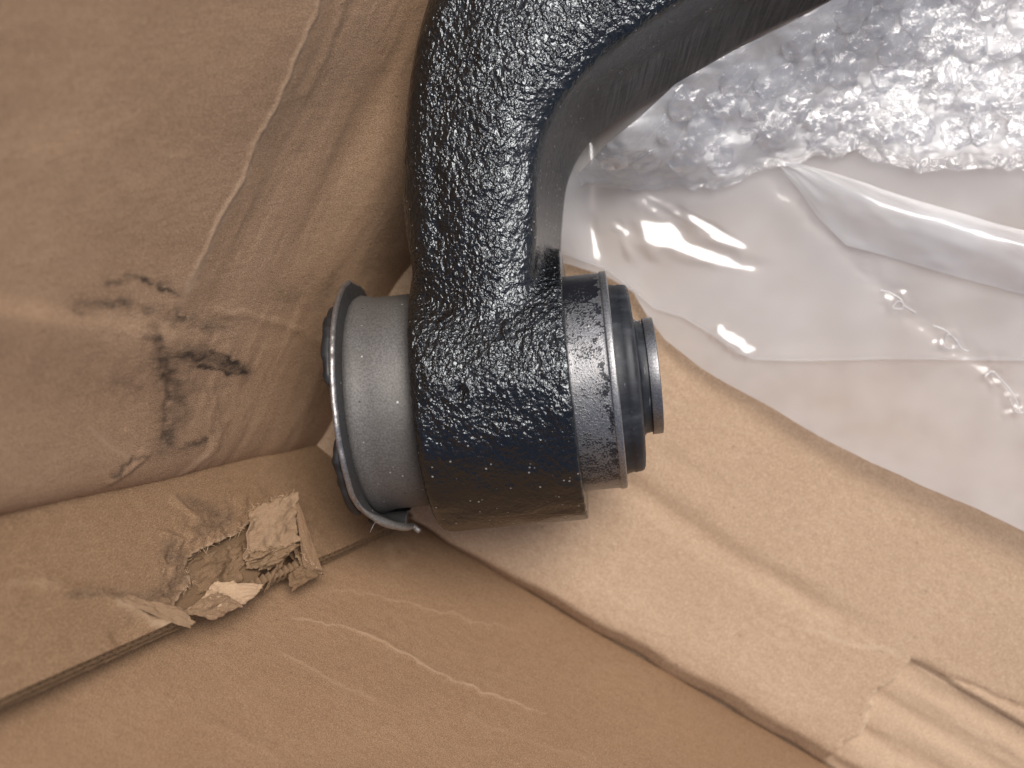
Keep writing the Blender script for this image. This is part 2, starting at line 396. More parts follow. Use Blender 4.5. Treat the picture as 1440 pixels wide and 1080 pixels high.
def dispA(px, py, U, V):
    K1 = [(245, 440), (262, 412), (300, 330), (342, 252), (362, 200), (392, 140), (420, 60), (448, -10), (490, -120)]
    r1, sd1, t1 = ridge(px, py, K1, 3.6, 0.00032, warp=2.0)
    right = sstep(-10, 60, sd1 * -1 if False else (px - np.interp(py, [-120, -10, 60, 140, 200, 252, 330, 412, 440][::1], [490, 448, 420, 392, 362, 342, 300, 262, 245])))
    z = r1 * sstep(0.0, 0.2, t1)
    z += -right * 0.0012 + right * 0.0
    al = (px * 0.42 - (-py) * -0.9); ac = px * 0.9 + py * 0.42
    ac = px * 0.91 + py * 0.41; al = px * -0.41 + py * 0.91
    z += right * (0.00022 * fbm(ac / 30, al / 220, o=2) + 0.00006 * fbm(ac / 10, al / 80 + 5, o=2))
    r2, sd2, t2 = ridge(px, py, [(430, 150), (455, 90), (490, -10), (520, -90)], 8, 0.0003); z += r2
    r3, _, _ = ridge(px, py, [(300, 440), (350, 445), (430, 468), (470, 500)], 7, 0.0003); z += r3
    # broad horizontal fold
    yy = py - np.interp(px, [-300, 0, 130, 240, 420], [425, 445, 462, 480, 500])
    lf = sstep(430, 200, px)
    z += lf * (0.0015 * np.exp(-(np.maximum(yy, 0) / 60) ** 2 - (np.minimum(yy, 0) / 22) ** 2))
    z += 0.0009 * fbm(px / 240, py / 240, o=2) + 0.00010 * fbm(px / 45 + 7, py / 45, o=3)
    z += 0.00012 * fbm(px / 14 + 3, py / 20, o=2) * np.exp(-((px - 250) / 110) ** 2 - ((py - 540) / 110) ** 2)
    for pts, wd, am in (([(262, 480), (300, 530), (318, 600), (300, 640), (250, 690)], 6, 0.0003), ([(238, 520), (236, 600), (230, 640)], 5, -0.0004), ([(310, 555), (300, 600), (312, 640)], 5, 0.0002),
                        ([(150, 690), (200, 650), (215, 625)], 5, 0.0003), ([(175, 600), (205, 625), (190, 655)], 4, 0.0002)):
        z += ridge(px, py, pts, wd, am)[0]
    z += 0.016 * sstep(430, 180, py) * sstep(-170, 10, px - (592 + (360 - py) * 0.45))
    # the foot of the panel rolls under
    eb = (1 - V)
    z += -0.006 * np.exp(-V / 0.02)
    dirt = np.zeros_like(px)
    wx = 5 * fbm(px / 12, py / 12, o=3); wy = 5 * fbm(px / 12 + 31, py / 12, o=3)
    for pts, wd, am in GREASE:
        d, _, t = poly_dist(px + wx, py + wy, pts)
        dirt = np.maximum(dirt, am * 0.92 * np.exp(-(d / (wd * 1.02)) ** 1.5) * (0.82 + 0.28 * vnoise(px / 16, py / 8)))
    pale = 0.55 * np.exp(-(np.abs(sd1 + 2) / 5) ** 2) * (px > 150) * (py < 430) * (0.4 + 0.6 * (vnoise(px / 15, py / 25) > -0.2))
    pale += ridge(px, py, [(250, 690), (300, 640)], 5, 0.35)[0] + ridge(px, py, [(120, 600), (160, 630), (190, 650)], 3, 0.3)[0]
    return z, dirt, pale
A_c = [plA.at(474, 648), plA.at(-330, 812), plA.at(905, -340), plA.at(-330, -340)]
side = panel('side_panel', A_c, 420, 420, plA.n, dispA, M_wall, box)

# end panel (bottom of the picture)
def dispC(px, py, U, V):
    z = 0.0008 * fbm(px / 260 + 3, py / 230, o=2) + 0.00007 * fbm(px / 40, py / 30, o=2)
    pale = np.zeros_like(px)
    K = [([(395, 868), (440, 872), (492, 882), (545, 905), (600, 938), (660, 962), (735, 990), (790, 1004)], 3.2, 0.0005, 0.8),
         ([(440, 832), (500, 834), (580, 850), (660, 868), (740, 885)], 3.5, 0.0003, 0.4), ([(385, 912), (440, 940), (500, 972), (540, 990)], 4, 0.0003, 0.45),
         ([(560, 742), (620, 790), (700, 830), (800, 880)], 10, 0.0003, 0.0), ([(640, 1000), (720, 1030), (860, 1075)], 6, 0.0003, 0.15), ([(250, 1000), (330, 1030), (420, 1085)], 7, 0.0003, 0.1)]
    for pts, wd, am, pl in K:
        r, sd_, t = ridge(px, py, pts, wd, 1.0, warp=4)
        z += (r * 0.55 * am + 0.35 * am * np.exp(-(sd_ / 22) ** 2) * (0.5 + 0.5 * np.tanh(sd_ / 2)) * (r > -1) * sstep(0, .15, t) * sstep(1, .8, t)) * (0.55 + 0.6 * vnoise(px / 28, py / 28))
        pale += pl * np.clip(ridge(px, py, pts, wd * 0.45, 1.0, warp=4)[0], 0, 1)
    # a few pale scratches
    for pts in ([(535, 775), (560, 765), (582, 790)], [(545, 760), (552, 790), (575, 792)]):
        pale += 0.35 * ridge(px, py, pts, 4, 1.0, warp=6)[0]
    z -= 0.0004 * np.exp(-V / 0.02)
    return z, np.zeros_like(px), pale
C_c = [plC.at(560, 720.3), plC.at(1700, 1392.6), plC.at(-420, 1010), plC.at(760, 1640)]
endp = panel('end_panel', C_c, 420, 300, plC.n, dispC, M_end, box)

# floor (right of the picture): heights in millimetre-scale folds
TEAR = [(1272, 918), (1268, 926), (1258, 934), (1252, 946), (1238, 955), (1226, 961), (1216, 974), (1217, 984), (1212, 994), (1208, 1012), (1196, 1026), (1176, 1034), (1160, 1060)]
def dispD(px, py, U, V):
    q = ((px - 585) * 0.508 + (py - 735) * -0.861)          # distance above the fold line, in pixels
    s = ((px - 585) * 0.861 + (py - 735) * 0.508)
    qw = q + 3.0 * fbm(s / 70, q / 70, o=2)
    wdt = np.interp(s, [0, 120, 350, 560, 700, 900], [4, 20, 30, 34, 36, 36])
    xx = np.clip((qw + 2) / (wdt * 0.72), 0, 1.6)
    z = 0.0068 * np.where(xx < 0.8, xx * 0.98, 1 - 0.27 * np.exp(-(xx - 0.8) * 5.5) * 0.8)
    z += 0.0008 * np.exp(-((qw - wdt - 20) / 26) ** 2) * sstep(0, 80, s)
    # long pressed groove
    d, sd_, t = poly_dist(px + 4 * fbm(px / 60, py / 60, o=2), py, [(800, 640), (880, 682), (960, 735), (1040, 790), (1115, 830), (1185, 868), (1250, 905)])
    fade = sstep(0, 0.1, t) * sstep(1, 0.7, t)
    z -= 0.0022 * sstep(1, -4, qw)
    z -= 0.0017 * np.exp(-(d / 17) ** 2) * fade
    z += 0.0008 * np.exp(-((sd_ * 1 + 34) / 20) ** 2) * fade
    d2, _, t2 = poly_dist(px, py, [(895, 620), (985, 672), (1060, 705)]); z -= 0.0005 * np.exp(-(d2 / 16) ** 2) * sstep(0, .3, t2) * sstep(1, .5, t2)
    # lower ply laid bare beyond the tear
    tx = np.interp(py, [p[1] for p in TEAR], [p[0] for p in TEAR]) + 2.5 * vnoise(px / 5, py / 4)
    beyond = (px > tx) & (py > 917)
    bq = (px - 1272) * 0.50 - (py - 920) * 0.866            # below the slit
    low = beyond & (bq < 0)
    fl = 0.0007 * np.sin((bq + 6 * fbm(s / 90, q / 60, o=2)) / 26 * 2 * pi * 0.5 + 0.6) + 0.0005 * fbm(s / 120, q / 18, o=2)
    z = np.where(low, np.minimum(z, 0.0062) * 0.72 + fl - 0.0012, z)
    z += 0.0004 * np.exp(-(np.abs(px - tx) / 7) ** 2) * (~beyond) * (py > 917) * (py < 1040)
    r, _, _ = ridge(px, py, [(1275, 921), (1330, 948), (1400, 978), (1460, 1003)], 4, -0.0012, warp=2); z += r
    z += 0.0007 * fbm(px / 280, py / 280 + 9, o=2) + 0.00008 * fbm(px / 50, py / 40, o=3)
    pale = 0.6 * np.exp(-(np.abs(px - tx) / 4) ** 2) * (py > 917) * (py < 1040) * (q > 0)
    pale = pale + ridge(px, py, [(1110, 872), (1200, 900), (1270, 915)], 3, 0.25)[0]
    pale = pale + low * 0.12
    return z, np.zeros_like(px), pale
cd, cp = cdir, -perpC
def fl_pt(a, b): return foldC0 + cd * a + cp * b
D_c = [fl_pt(-0.075, -0.004), fl_pt(0.42, -0.004), fl_pt(-0.075, 0.46), fl_pt(0.42, 0.46)]
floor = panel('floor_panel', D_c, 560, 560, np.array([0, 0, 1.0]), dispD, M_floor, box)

# short flap (left), double-wall board, torn open
B_c = [plC.at(573, 742, 0.0056), plC.at(-330, 1192, 0.0150), plA.at(470, 622, -0.0060), plA.at(-330, 772, -0.0085)]
HOLE = [(252, 862), (246, 850), (256, 836), (271, 818), (258, 801), (271, 779), (292, 767), (333, 750), (346, 738), (372, 728), (400, 730), (404, 746), (417, 780), (425, 797), (440, 803), (456, 800), (458, 812),
        (424, 835), (370, 856), (330, 884), (290, 896), (262, 886)]
def holeB(x, y):
    wx = 2.5 * fbm(x / 6, y / 6, o=2); wy = 2.5 * fbm(x / 6 + 9, y / 6, o=2)
    return ~in_poly(x + wx, y + wy, HOLE)
def dispB(px, py, U, V):
    z = 0.0006 * fbm(px / 190 + 2, py / 150, o=2) + 0.00010 * fbm(px / 30, py / 30, o=2)
    d, _, _ = poly_dist(px, py, HOLE + HOLE[:1])
    near = np.exp(-(d / 38) ** 2)
    z += near * 0.0007 * fbm(px / 18, py / 18, o=3)
    z -= 0.0012 * np.exp(-((px - 215) / 60) ** 2 - ((py - 830) / 28) ** 2)
    for pts, wd, am in (([(240, 700), (262, 718), (285, 740)], 6, 0.0007), ([(40, 820), (130, 832), (200, 862), (262, 884)], 8, 0.0007), ([(300, 762), (250, 770), (235, 800)], 6, -0.0006), ([(150, 900), (230, 850)], 12, -0.0006), ([(220, 745), (260, 760), (240, 790)], 4, 0.0004)):
        z += ridge(px, py, pts, wd, am)[0]
    pale = 0.7 * np.exp(-(d / 3.2) ** 2) * (vnoise(px / 7, py / 7) > -0.45)
    pale += ridge(px, py, [(155, 842), (185, 858), (215, 868), (262, 884)], 7, 0.8, warp=5)[0] + ridge(px, py, [(240, 698), (272, 716)], 4, 0.3)[0] + ridge(px, py, [(0, 820), (90, 822)], 6, 0.3)[0]
    dirt = 0.42 * np.exp(-(np.minimum(np.abs(poly_dist(px, py, [(240, 775), (262, 800), (240, 830), (215, 838)])[0]), 99) / 16) ** 2)
    dirt = np.maximum(dirt, 0.30 * np.exp(-(poly_dist(px, py, [(100, 838), (150, 835), (230, 840)])[0] / 9) ** 2))
    dirt = np.maximum(dirt, 0.36 * np.exp(-(poly_dist(px, py, [(270, 705), (320, 730), (280, 745)])[0] / 12) ** 2))
    return z, dirt, pale
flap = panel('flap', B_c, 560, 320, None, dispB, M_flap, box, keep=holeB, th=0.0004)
def Bpt(U, V, off):
    b = bilerp(B_c, U, V)
    du = np.array(B_c[1]) - B_c[0]; dv = np.array(B_c[2]) - B_c[0]; n = np.cross(du, dv); n /= np.linalg.norm(n); n = n if n[2] > 0 else -n
    return b + n * np.asarray(off)[..., None]
# the cut edge of the flap: two wavy mediums between three liners
Lb = np.linalg.norm(np.array(B_c[1]) - B_c[0])
nu = 1500
u = np.linspace(0.0, 1, nu)
crush = 0.65 + 0.35 * vnoise(u * 23, u * 0 + 3)
for lay, (o0, o1) in enumerate(((-0.0006, -0.0024), (-0.0030, -0.0046))):
    ph = u * Lb / 0.0021 * 2 * pi + lay * 1.1 + 1.2 * fbm(u * 30, u * 0 + lay, o=2)
    hgt = (o0 + o1) / 2 + (o0 - o1) / 2 * np.sin(ph) * crush
    vv = np.array([0.0035 + 0.002 * lay, 0.025, 0.06])
    Um, Vm = np.meshgrid(u, vv); off = np.broadcast_to(hgt, Um.shape)
    jag = 0.002 * vnoise(Um * 260, Um * 0 + 5 * lay)
    pts = Bpt(Um, Vm + np.where(Vm < 0.02, jag, 0), off)
    pc = np.stack([Um * Lb, Vm * 0.2 + off * 3, Um * 0 + 2], -1).reshape(-1, 3)
    mo = mesh_obj('corrugated_medium', pts.reshape(-1, 3), grid_faces(nu, 3), M_inner_shaded, flap, {'pc': pc, 'pale': np.full(len(pc), 0.25), 'dirt': np.zeros(len(pc))})
    solidify(mo, 0.00018, 0)
for lay, off in enumerate((-0.0027, -0.0050)):
    Um, Vm = np.meshgrid(np.linspace(0, 1, 500), np.r_[0, 0.01, np.linspace(0.02, 0.5, 60), 0.8, 1.0])
    jag = 0.0025 * fbm(Um * 90, Um * 0 + 8 * lay, o=3)
    pts = Bpt(Um, Vm + np.where(Vm < 0.005, jag + 0.003 * lay, 0), np.full_like(Um, off))
    pc = np.stack([Um * Lb, Vm * 0.2, Um * 0 + 5 + lay], -1).reshape(-1, 3)
    lpx, lpy = to_px(pts); cx_ = 0.5 * (lpx[:-1, :-1] + lpx[1:, 1:]); cy_ = 0.5 * (lpy[:-1, :-1] + lpy[1:, 1:])
    pit = ~in_poly(cx_ + 2 * fbm(cx_ / 5, cy_ / 5, o=2), cy_, [(366, 796), (404, 778), (424, 800), (420, 824), (386, 838), (362, 822)])
    lo = mesh_obj('inner_liner', pts.reshape(-1, 3), grid_faces(500, len(Um), pit), M_inner_shaded, flap, {'pc': pc, 'pale': np.full(len(pc), 0.1), 'dirt': np.zeros(len(pc))})
    solidify(lo, 0.0003, 0)

# torn paper: small crumpled sheets between four picture points lifted off the flap
def B_off(px, py, off):
    """point over the flap at that place, lifted by off"""
    # flap is nearly flat near the tear: use its local plane
    a, b, c = [bilerp(B_c, np.array(uu), np.array(vv)) for uu, vv in ((0.25, 0.1), (0.55, 0.1), (0.35, 0.5))]
    pl = Plane(a, b, c); return pl.at(px, py, off)
def scrap(name, corners, nu, nv, mat, crumple, pale, jag=0.08, th=0.0003, seed=0, curl=0.0, parent=flap):
    U, V = np.meshgrid(np.linspace(0, 1, nu), np.linspace(0, 1, nv))
    U2 = U + jag * fbm(V * 6 + seed, U * 0 + seed, o=3) * (np.abs(U - 0.5) * 2); V2 = V + jag * fbm(U * 7 + seed + 4, V * 0 + seed, o=3) * (np.abs(V - 0.5) * 2)
    b = bilerp([B_off(*c) for c in corners], U2, V2)
    n = np.cross(b[0, -1] - b[0, 0], b[-1, 0] - b[0, 0]); n /= np.linalg.norm(n); n = n if n[2] > 0 else -n
    sc = max(np.linalg.norm(b[0, -1] - b[0, 0]), np.linalg.norm(b[-1, 0] - b[0, 0]))
    z = crumple * (fbm(U * 3.1 + seed, V * 3.1 - seed, o=4) + 0.5 * np.abs(fbm(U * 5 + seed, V * 5, o=2))) + curl * np.sin(V * pi)
    b = b + n * z[..., None]
    pc = np.stack([U * sc, V * sc, U * 0 + seed], -1).reshape(-1, 3)
    o = mesh_obj(name, b.reshape(-1, 3), grid_faces(nu, nv), mat, parent, {'pc': pc, 'pale': np.full(len(pc), pale), 'dirt': np.zeros(len(pc))})
    if th: solidify(o, th, 0)
    return o
scrap('torn_paper', [(262, 862, .0003), (350, 846, -.0004), (298, 820, .0003), (366, 824, .0012)], 40, 30, M_scrap, 0.0006, 0.45, 0.07, seed=1.3)['label'] = 'pale torn paper scrap'
scrap('torn_paper', [(300, 872, .0002), (338, 854, .0006), (252, 864, .0008), (302, 834, .0012)], 40, 30, M_flap, 0.0005, 0.25, 0.06, seed=5.3)
scrap('torn_ply', [(345, 788, -.0004), (408, 772, .0036), (346, 722, .0018), (396, 712, .0078)], 44, 40, M_flap, 0.0012, 0.5, 0.06, seed=2.1)
scrap('torn_ply', [(392, 712, .0078), (408, 742, .0066), (424, 800, .0008), (452, 803, .0004)], 40, 40, M_flap, 0.0003, 0.1, 0.04, seed=3.7)
scrap('torn_ply', [(352, 796, -.0012), (384, 800, -.0012), (350, 778, .0010), (406, 776, .0040)], 36, 30, M_inner_shaded, 0.0012, 0.35, 0.10, seed=4.2)
scrap('torn_ply', [(378, 826, -.0030), (386, 820, -.0030), (392, 776, .0022), (400, 780, .0016)], 24, 30, M_inner_shaded, 0.0005, 0.05, 0.05, seed=8.2)
scrap('torn_ply', [(260, 836, -.0022), (345, 812, -.0024), (270, 786, -.0024), (350, 752, -.0018)], 60, 40, M_inner_shaded, 0.0011, 0.12, 0.05, seed=6.5)
scrap('torn_ply', [(412, 830, -.0006), (456, 806, -.0002), (408, 806, -.0016), (424, 796, .0004)], 30, 20, M_inner_shaded, 0.0006, 0.05, 0.06, seed=7.7)
scrap('torn_paper', [(160, 846, .0004), (272, 888, .0006), (176, 838, .0004), (250, 858, .0012)], 60, 16, M_flap, 0.0006, 0.35, 0.06, seed=9.9)
# ragged fibres along the tear
bm_v, bm_f = [], []
fr = random.Random(3)
edge_pts = [(258, 801), (271, 779), (292, 767), (333, 750), (271, 818), (256, 836), (346, 738)]
def fibre(px, py, off, ln, wdt):
    a = np.array(B_off(px, py, off)); d = np.array([fr.uniform(-1, 1), fr.uniform(-1, 1), fr.uniform(0.1, .9)]); d /= np.linalg.norm(d)
    sdir = np.cross(d, (0.3, 0.1, 1)); sdir /= np.linalg.norm(sdir); mid = a + d * ln * 0.5 + np.array([fr.uniform(-1, 1), fr.uniform(-1, 1), fr.uniform(-1, 1)]) * ln * 0.15
    e = mid + d * ln * 0.5 + np.array([fr.uniform(-1, 1), fr.uniform(-1, 1), fr.uniform(-1, 1)]) * ln * 0.25
    i = len(bm_v)
    bm_v.extend([a - sdir * wdt, a + sdir * wdt, mid - sdir * wdt * .8, mid + sdir * wdt * .8, e])
    bm_f.extend([(i, i + 1, i + 3, i + 2), (i + 2, i + 3, i + 4)])
for pts, offs, n in (([(256, 836), (271, 818), (258, 801), (271, 779), (292, 767), (333, 750), (346, 738)], (0, 0), 110), ([(346, 722), (370, 714), (396, 711)], (.0018, .0066), 60), ([(396, 712), (404, 740), (420, 790), (452, 802)], (.0064, .0003), 60), ([(346, 776), (380, 782), (406, 772)], (.0008, .003), 60)):
    for _ in range(n):
        t = fr.random() * (len(pts) - 1); i = min(int(t), len(pts) - 2); f = t - i
        x = pts[i][0] * (1 - f) + pts[i + 1][0] * f; y = pts[i][1] * (1 - f) + pts[i + 1][1] * f
        tt = t / (len(pts) - 1); fibre(x + fr.uniform(-2, 2), y + fr.uniform(-2, 2), offs[0] * (1 - tt) + offs[1] * tt, fr.uniform(.0006, .002), fr.uniform(.00003, .00008))
fo = mesh_obj('torn_fibres', bm_v, bm_f, M_scrap, flap, {'pc': np.array(bm_v), 'pale': np.full(len(bm_v), .4), 'dirt': np.zeros(len(bm_v))}); fo['kind'] = 'stuff'

# ------------------------------------------------------------------ the control arm
arm = thing('control_arm', (0.0, 0.0, 0.0072), 'black textured cast metal control arm with a grey steel bushing pressed through its end', 'car part')
PX = 0.0002
AX_Z = 0.045
ang, til = radians(5.9), radians(5.0)
ax = np.array([cos(ang) * cos(til), sin(ang) * cos(til), sin(til)])
e1 = np.array([0, 0, 1.0]) - ax * ax[2]; e1 /= np.linalg.norm(e1)
e2 = np.cross(ax, e1)                                     # points down the picture
c0 = P(720, 548.6, AX_Z)
def axp(t, r, phi): return c0 + ax * t * PX + (e1 * np.cos(phi) + e2 * np.sin(phi)) * r * PX
def lathe(profile, n=128, tfun=None, phis=None, closed=False):
    ph = np.linspace(0, 2 * pi, n, endpoint=False) if phis is None else phis
    full = phis is None
    V = []
    for (t, r) in profile:
        for p in ph:
            tt, rr = (t, r) if tfun is None else tfun(t, r, p)
            V.append(axp(tt, rr, p))
    m = len(ph); F = []
    k = len(profile)
    for i in range(k if closed else k - 1):
        j = (i + 1) % k
        for q in range(m if full else m - 1):
            q2 = (q + 1) % m
            F.append((i * m + q, i * m + q2, j * m + q2, j * m + q))
    return np.array(V), F

# cast body: arm + housing joined into one skin
ST = [((600, 560), (752, 560), (790, 560)), ((604, 470), (748, 455), (788, 452)), ((590, 390), (746, 392), (787, 388)), ((579, 320), (748, 320), (790, 315)), ((575, 250), (750, 245), (799, 254)),
      ((578, 180), (765, 182), (828, 203)), ((588, 100), (801, 121), (880, 160)), ((606, 20), (857, 66), (955, 118)), ((640, -70), (930, 14), (1040, 64)), ((710, -170), (1010, -30), (1130, 18)), ((820, -260), (1110, -75), (1240, -26)),
      ((960, -330), (1220, -108), (1360, -58)), ((1120, -385), (1340, -135), (1490, -85))]
def spl(pts, n):
    pts = np.array(pts, float); d = np.r_[0, np.cumsum(np.ones(len(pts) - 1))]; tt = np.linspace(0, d[-1], n)
    out = []
    for x in tt:
        i = int(min(x, len(pts) - 1 - 1e-6)); f = x - i
        p0, p1, p2, p3 = pts[max(i - 1, 0)], pts[i], pts[i + 1], pts[min(i + 2, len(pts) - 1)]
        out.append(0.5 * ((2 * p1) + (-p0 + p2) * f + (2 * p0 - 5 * p1 + 4 * p2 - p3) * f * f + (-p0 + 3 * p1 - 3 * p2 + p3) * f ** 3))
    return np.array(out)
NS = 72
Ls, Rs, Bs = [spl([s[i] for s in ST], NS) for i in range(3)]
ZT, ZB = 0.0775, 0.0240
V, F = [], []
sec = None
for i in range(NS):
    zt = ZT + 0.002 * sstep(25, 60, i) ; zb = ZB + 0.004 * sstep(20, 60, i)
    ring = []
    Lw = P(Ls[i][0] - 9, Ls[i][1], zt - 0.0132); Rw = P(*Rs[i], zt - 0.0012); od_ = Rw - P(*Ls[i], zt - 0.0012); Rw = Rw + od_ / np.linalg.norm(od_) * 0.0016 * sstep(4, 16, i); Bw = P(*Bs[i], zb)
    across = Rw - Lw; across[2] = 0
    hw = np.linalg.norm(across); ad = across / hw
    # left flank, bottom to top
    ring.append(Lw + ad * 0.004 + np.array([0, 0, zb - Lw[2]]))
    ring.append(Lw + ad * 0.001 + np.array([0, 0, -0.014]))
    for k in range(9):
        a = pi - k / 8 * pi / 2
        ring.append(Lw + ad * (0.009 + 0.009 * cos(a)) + np.array([0, 0, 0.0095 * sin(a)]))
    n = 10
    for k in range(1, n):
        f = k / n; p = Lw + ad * (0.009 + (hw - 0.009 - 0.005) * f); p[2] = zt - (0.0036 * (1 - f / 0.75) ** 2 if f < 0.75 else 0.0012 * ((f - 0.75) / 0.25) ** 2)
        ring.append(p)
    for k in range(6):
        a = pi / 2 - k / 5 * pi * 0.38
        ring.append(Rw + ad * (-0.005 + 0.005 * cos(a)) + np.array([0, 0, -0.0050 + 0.0050 * sin(a)]))
    q = ring[-1]
    for f in (0.3, 0.55, 0.8): ring.append(q * (1 - f) + (Bw + np.array([0, 0, 0.004])) * f + ad * 0.0006 * sin(pi * f) * -1)
    ring.append(Bw + np.array([0, 0, 0.0035])); ring.append(Bw + np.array([0, 0, 0.001]) + ad * 0.0002); ring.append(Bw - ad * 0.002)
    sec = len(ring); V.extend(ring)
for i in range(NS - 1):
    for k in range(sec):
        k2 = (k + 1) % sec
        F.append((i * sec + k, i * sec + k2, (i + 1) * sec + k2, (i + 1) * sec + k))
F.append(tuple(range(sec))[::-1]); F.append(tuple((NS - 1) * sec + k for k in range(sec)))
V = np.array(V)
hv, hf = lathe([(-114, 0.01), (-114, 176), (-112.5, 183), (-107, 187.5), (-100, 189), (87.5, 189), (89, 187.5), (89, 0.01)], 160)
tmp = bpy.data.meshes.new('tmp'); allv = np.vstack([V, hv]); allf = [tuple(f) for f in F] + [tuple(i + len(V) for i in f) for f in hf]
tmp.from_pydata(allv.tolist(), [], allf); tmp.update()
bm = bmesh.new(); bm.from_mesh(tmp); bmesh.ops.remove_doubles(bm, verts=bm.verts, dist=1e-6); bmesh.ops.recalc_face_normals(bm, faces=bm.faces); bm.to_mesh(tmp); bm.free()
to = bpy.data.objects.new('tmp', tmp); C.objects.link(to)
rm = to.modifiers.new('r', 'REMESH'); rm.mode = 'VOXEL'; rm.voxel_size = 0.0006
bpy.context.view_layer.update()
dg = bpy.context.evaluated_depsgraph_get(); em = bpy.data.meshes.new_from_object(to.evaluated_get(dg))
bpy.data.objects.remove(to); bpy.data.meshes.remove(tmp)
nv_ = len(em.vertices); co = np.empty(nv_ * 3); em.vertices.foreach_get('co', co); co = co.reshape(-1, 3)
ed = np.empty(len(em.edges) * 2, np.int64); em.edges.foreach_get('vertices', ed); ed = ed.reshape(-1, 2)
deg = np.bincount(ed.ravel(), minlength=nv_).astype(float)
rel = co - c0; tt_ = rel @ ax / PX; rr_ = np.linalg.norm(rel - np.outer(rel @ ax, ax), axis=1) / PX
near_end = (np.minimum(np.abs(tt_ - 89), np.abs(tt_ + 500)) < 7) & (rr_ > 165) & (rr_ < 195)
def smooth(co, it, lam, mask):
    for _ in range(it):
        acc = np.zeros_like(co)
        for a in range(3):
            acc[:, a] = np.bincount(ed[:, 0], co[ed[:, 1], a], nv_) + np.bincount(ed[:, 1], co[ed[:, 0], a], nv_)
        co = co + (acc / deg[:, None] - co) * (lam * mask)[:, None]
    return co
join = np.exp(-((rr_ - 185) / 35) ** 2) * (e2 @ rel.T < 0.004) * (tt_ > -125) * (tt_ < 80) * (~near_end)
co = smooth(co, 14, 0.5, np.where(near_end, 0.12, 0.6))
co = smooth(co, 40, 0.5, np.clip(join, 0, 1))
em.vertices.foreach_set('co', co.ravel()); em.update()
nr = np.empty(nv_ * 3); em.vertices.foreach_get('normal', nr); nr = nr.reshape(-1, 3)
pxv, pyv = to_px(co)
amp = sstep(0.05, 0.6, nr[:, 2])
co = co + nr * ((0.00035 * fbm(co[:, 0] * 160, co[:, 1] * 160, co[:, 2] * 160, o=2)) * amp)[:, None]
# shallow casting pit on the housing
dp = np.hypot(pxv - 645, pyv - 552); co = co + nr * ((-0.0008 * np.exp(-(dp / 9) ** 2) + 0.0004 * np.exp(-((dp - 16) / 7) ** 2)) * (nr[:, 2] > 0.4))[:, None]
onh = (rr_ < 192) & (tt_ > -118) & (tt_ < 92) & (rr_ > 170)
rough = np.where(onh, sstep(0.0, 0.62, nr[:, 2] + 0.25 * (rel @ e2 < 0)), 0.16 + 0.84 * sstep(0.34, 0.62, nr[:, 2] + np.where(nr[:, 0] < 0, 0.35, 0)))
rough = rough * np.where(onh, 1 - 0.6 * sstep(0.006, 0.018, rel @ e2), 1)
rough = rough * np.where(np.abs(tt_ - 89.5) < 2.2, 0.3, 1)
zs = co[:, 2]
ground = (~onh) * sstep(0.60, 0.45, nr[:, 2]) * (nr[:, 0] > 0.0) * sstep(0.060, 0.050, zs + 0.004 * vnoise(co[:, 0] * 90, co[:, 1] * 90)) * sstep(820, 870, pxv)
rough = rough * np.where(onh, 1, 1 - 0.45 * sstep(0.08, 0.2, nr[:, 0]))
for _ in range(14):
    rough = 0.4 * rough + 0.6 * (np.bincount(ed[:, 0], rough[ed[:, 1]], nv_) + np.bincount(ed[:, 1], rough[ed[:, 0]], nv_)) / deg
em.vertices.foreach_set('co', (co - np.array(arm['_base'])).ravel())
em.attributes.new('rough', 'FLOAT', 'POINT').data.foreach_set('value', rough.astype(np.float32))
em.attributes.new('ground', 'FLOAT', 'POINT').data.foreach_set('value', ground.astype(np.float32))
em.materials.clear(); em.materials.append(M_cast); em.polygons.foreach_set('use_smooth', np.ones(len(em.polygons), bool)); em.update(); em.name = 'cast_body'
body = bpy.data.objects.new('cast_body', em); C.objects.link(body); body.parent = arm

# bushing
def part(name, prof, mat, parent, n=160, closed=True, attrs=None, **kw):
    v, f = lathe(prof, n, closed=closed, **kw)
    o = mesh_obj(name, v, f, mat, parent, attrs)
    return o
def bev(pts, r=1.2):
    """cut every corner of a closed (t, r) profile for a small round edge"""
    out = []; n = len(pts)
    for i in range(n):
        p, a, b = np.array(pts[i], float), np.array(pts[i - 1], float), np.array(pts[(i + 1) % n], float)
        for q in (a, b):
            d = q - p; l = np.linalg.norm(d); out.append(tuple(p + d / l * min(r, l * 0.45)))
        p0, p1 = np.array(out[-2]), np.array(out[-1]); out.insert(-1, tuple((p0 + p1) / 4 + p / 2))
    return out
sl = part('bushing_sleeve', [(-206, 120), (-206, 152), (-197, 155), (-188, 152.5), (-180, 150.6), (-170, 150), (-60, 150), (-60, 120)], M_sleeve, arm)
prr = bev([(60, 120), (60, 150), (137, 150), (138.5, 151.6), (146, 151.6), (147.5, 149), (147.5, 120)], 1.0)
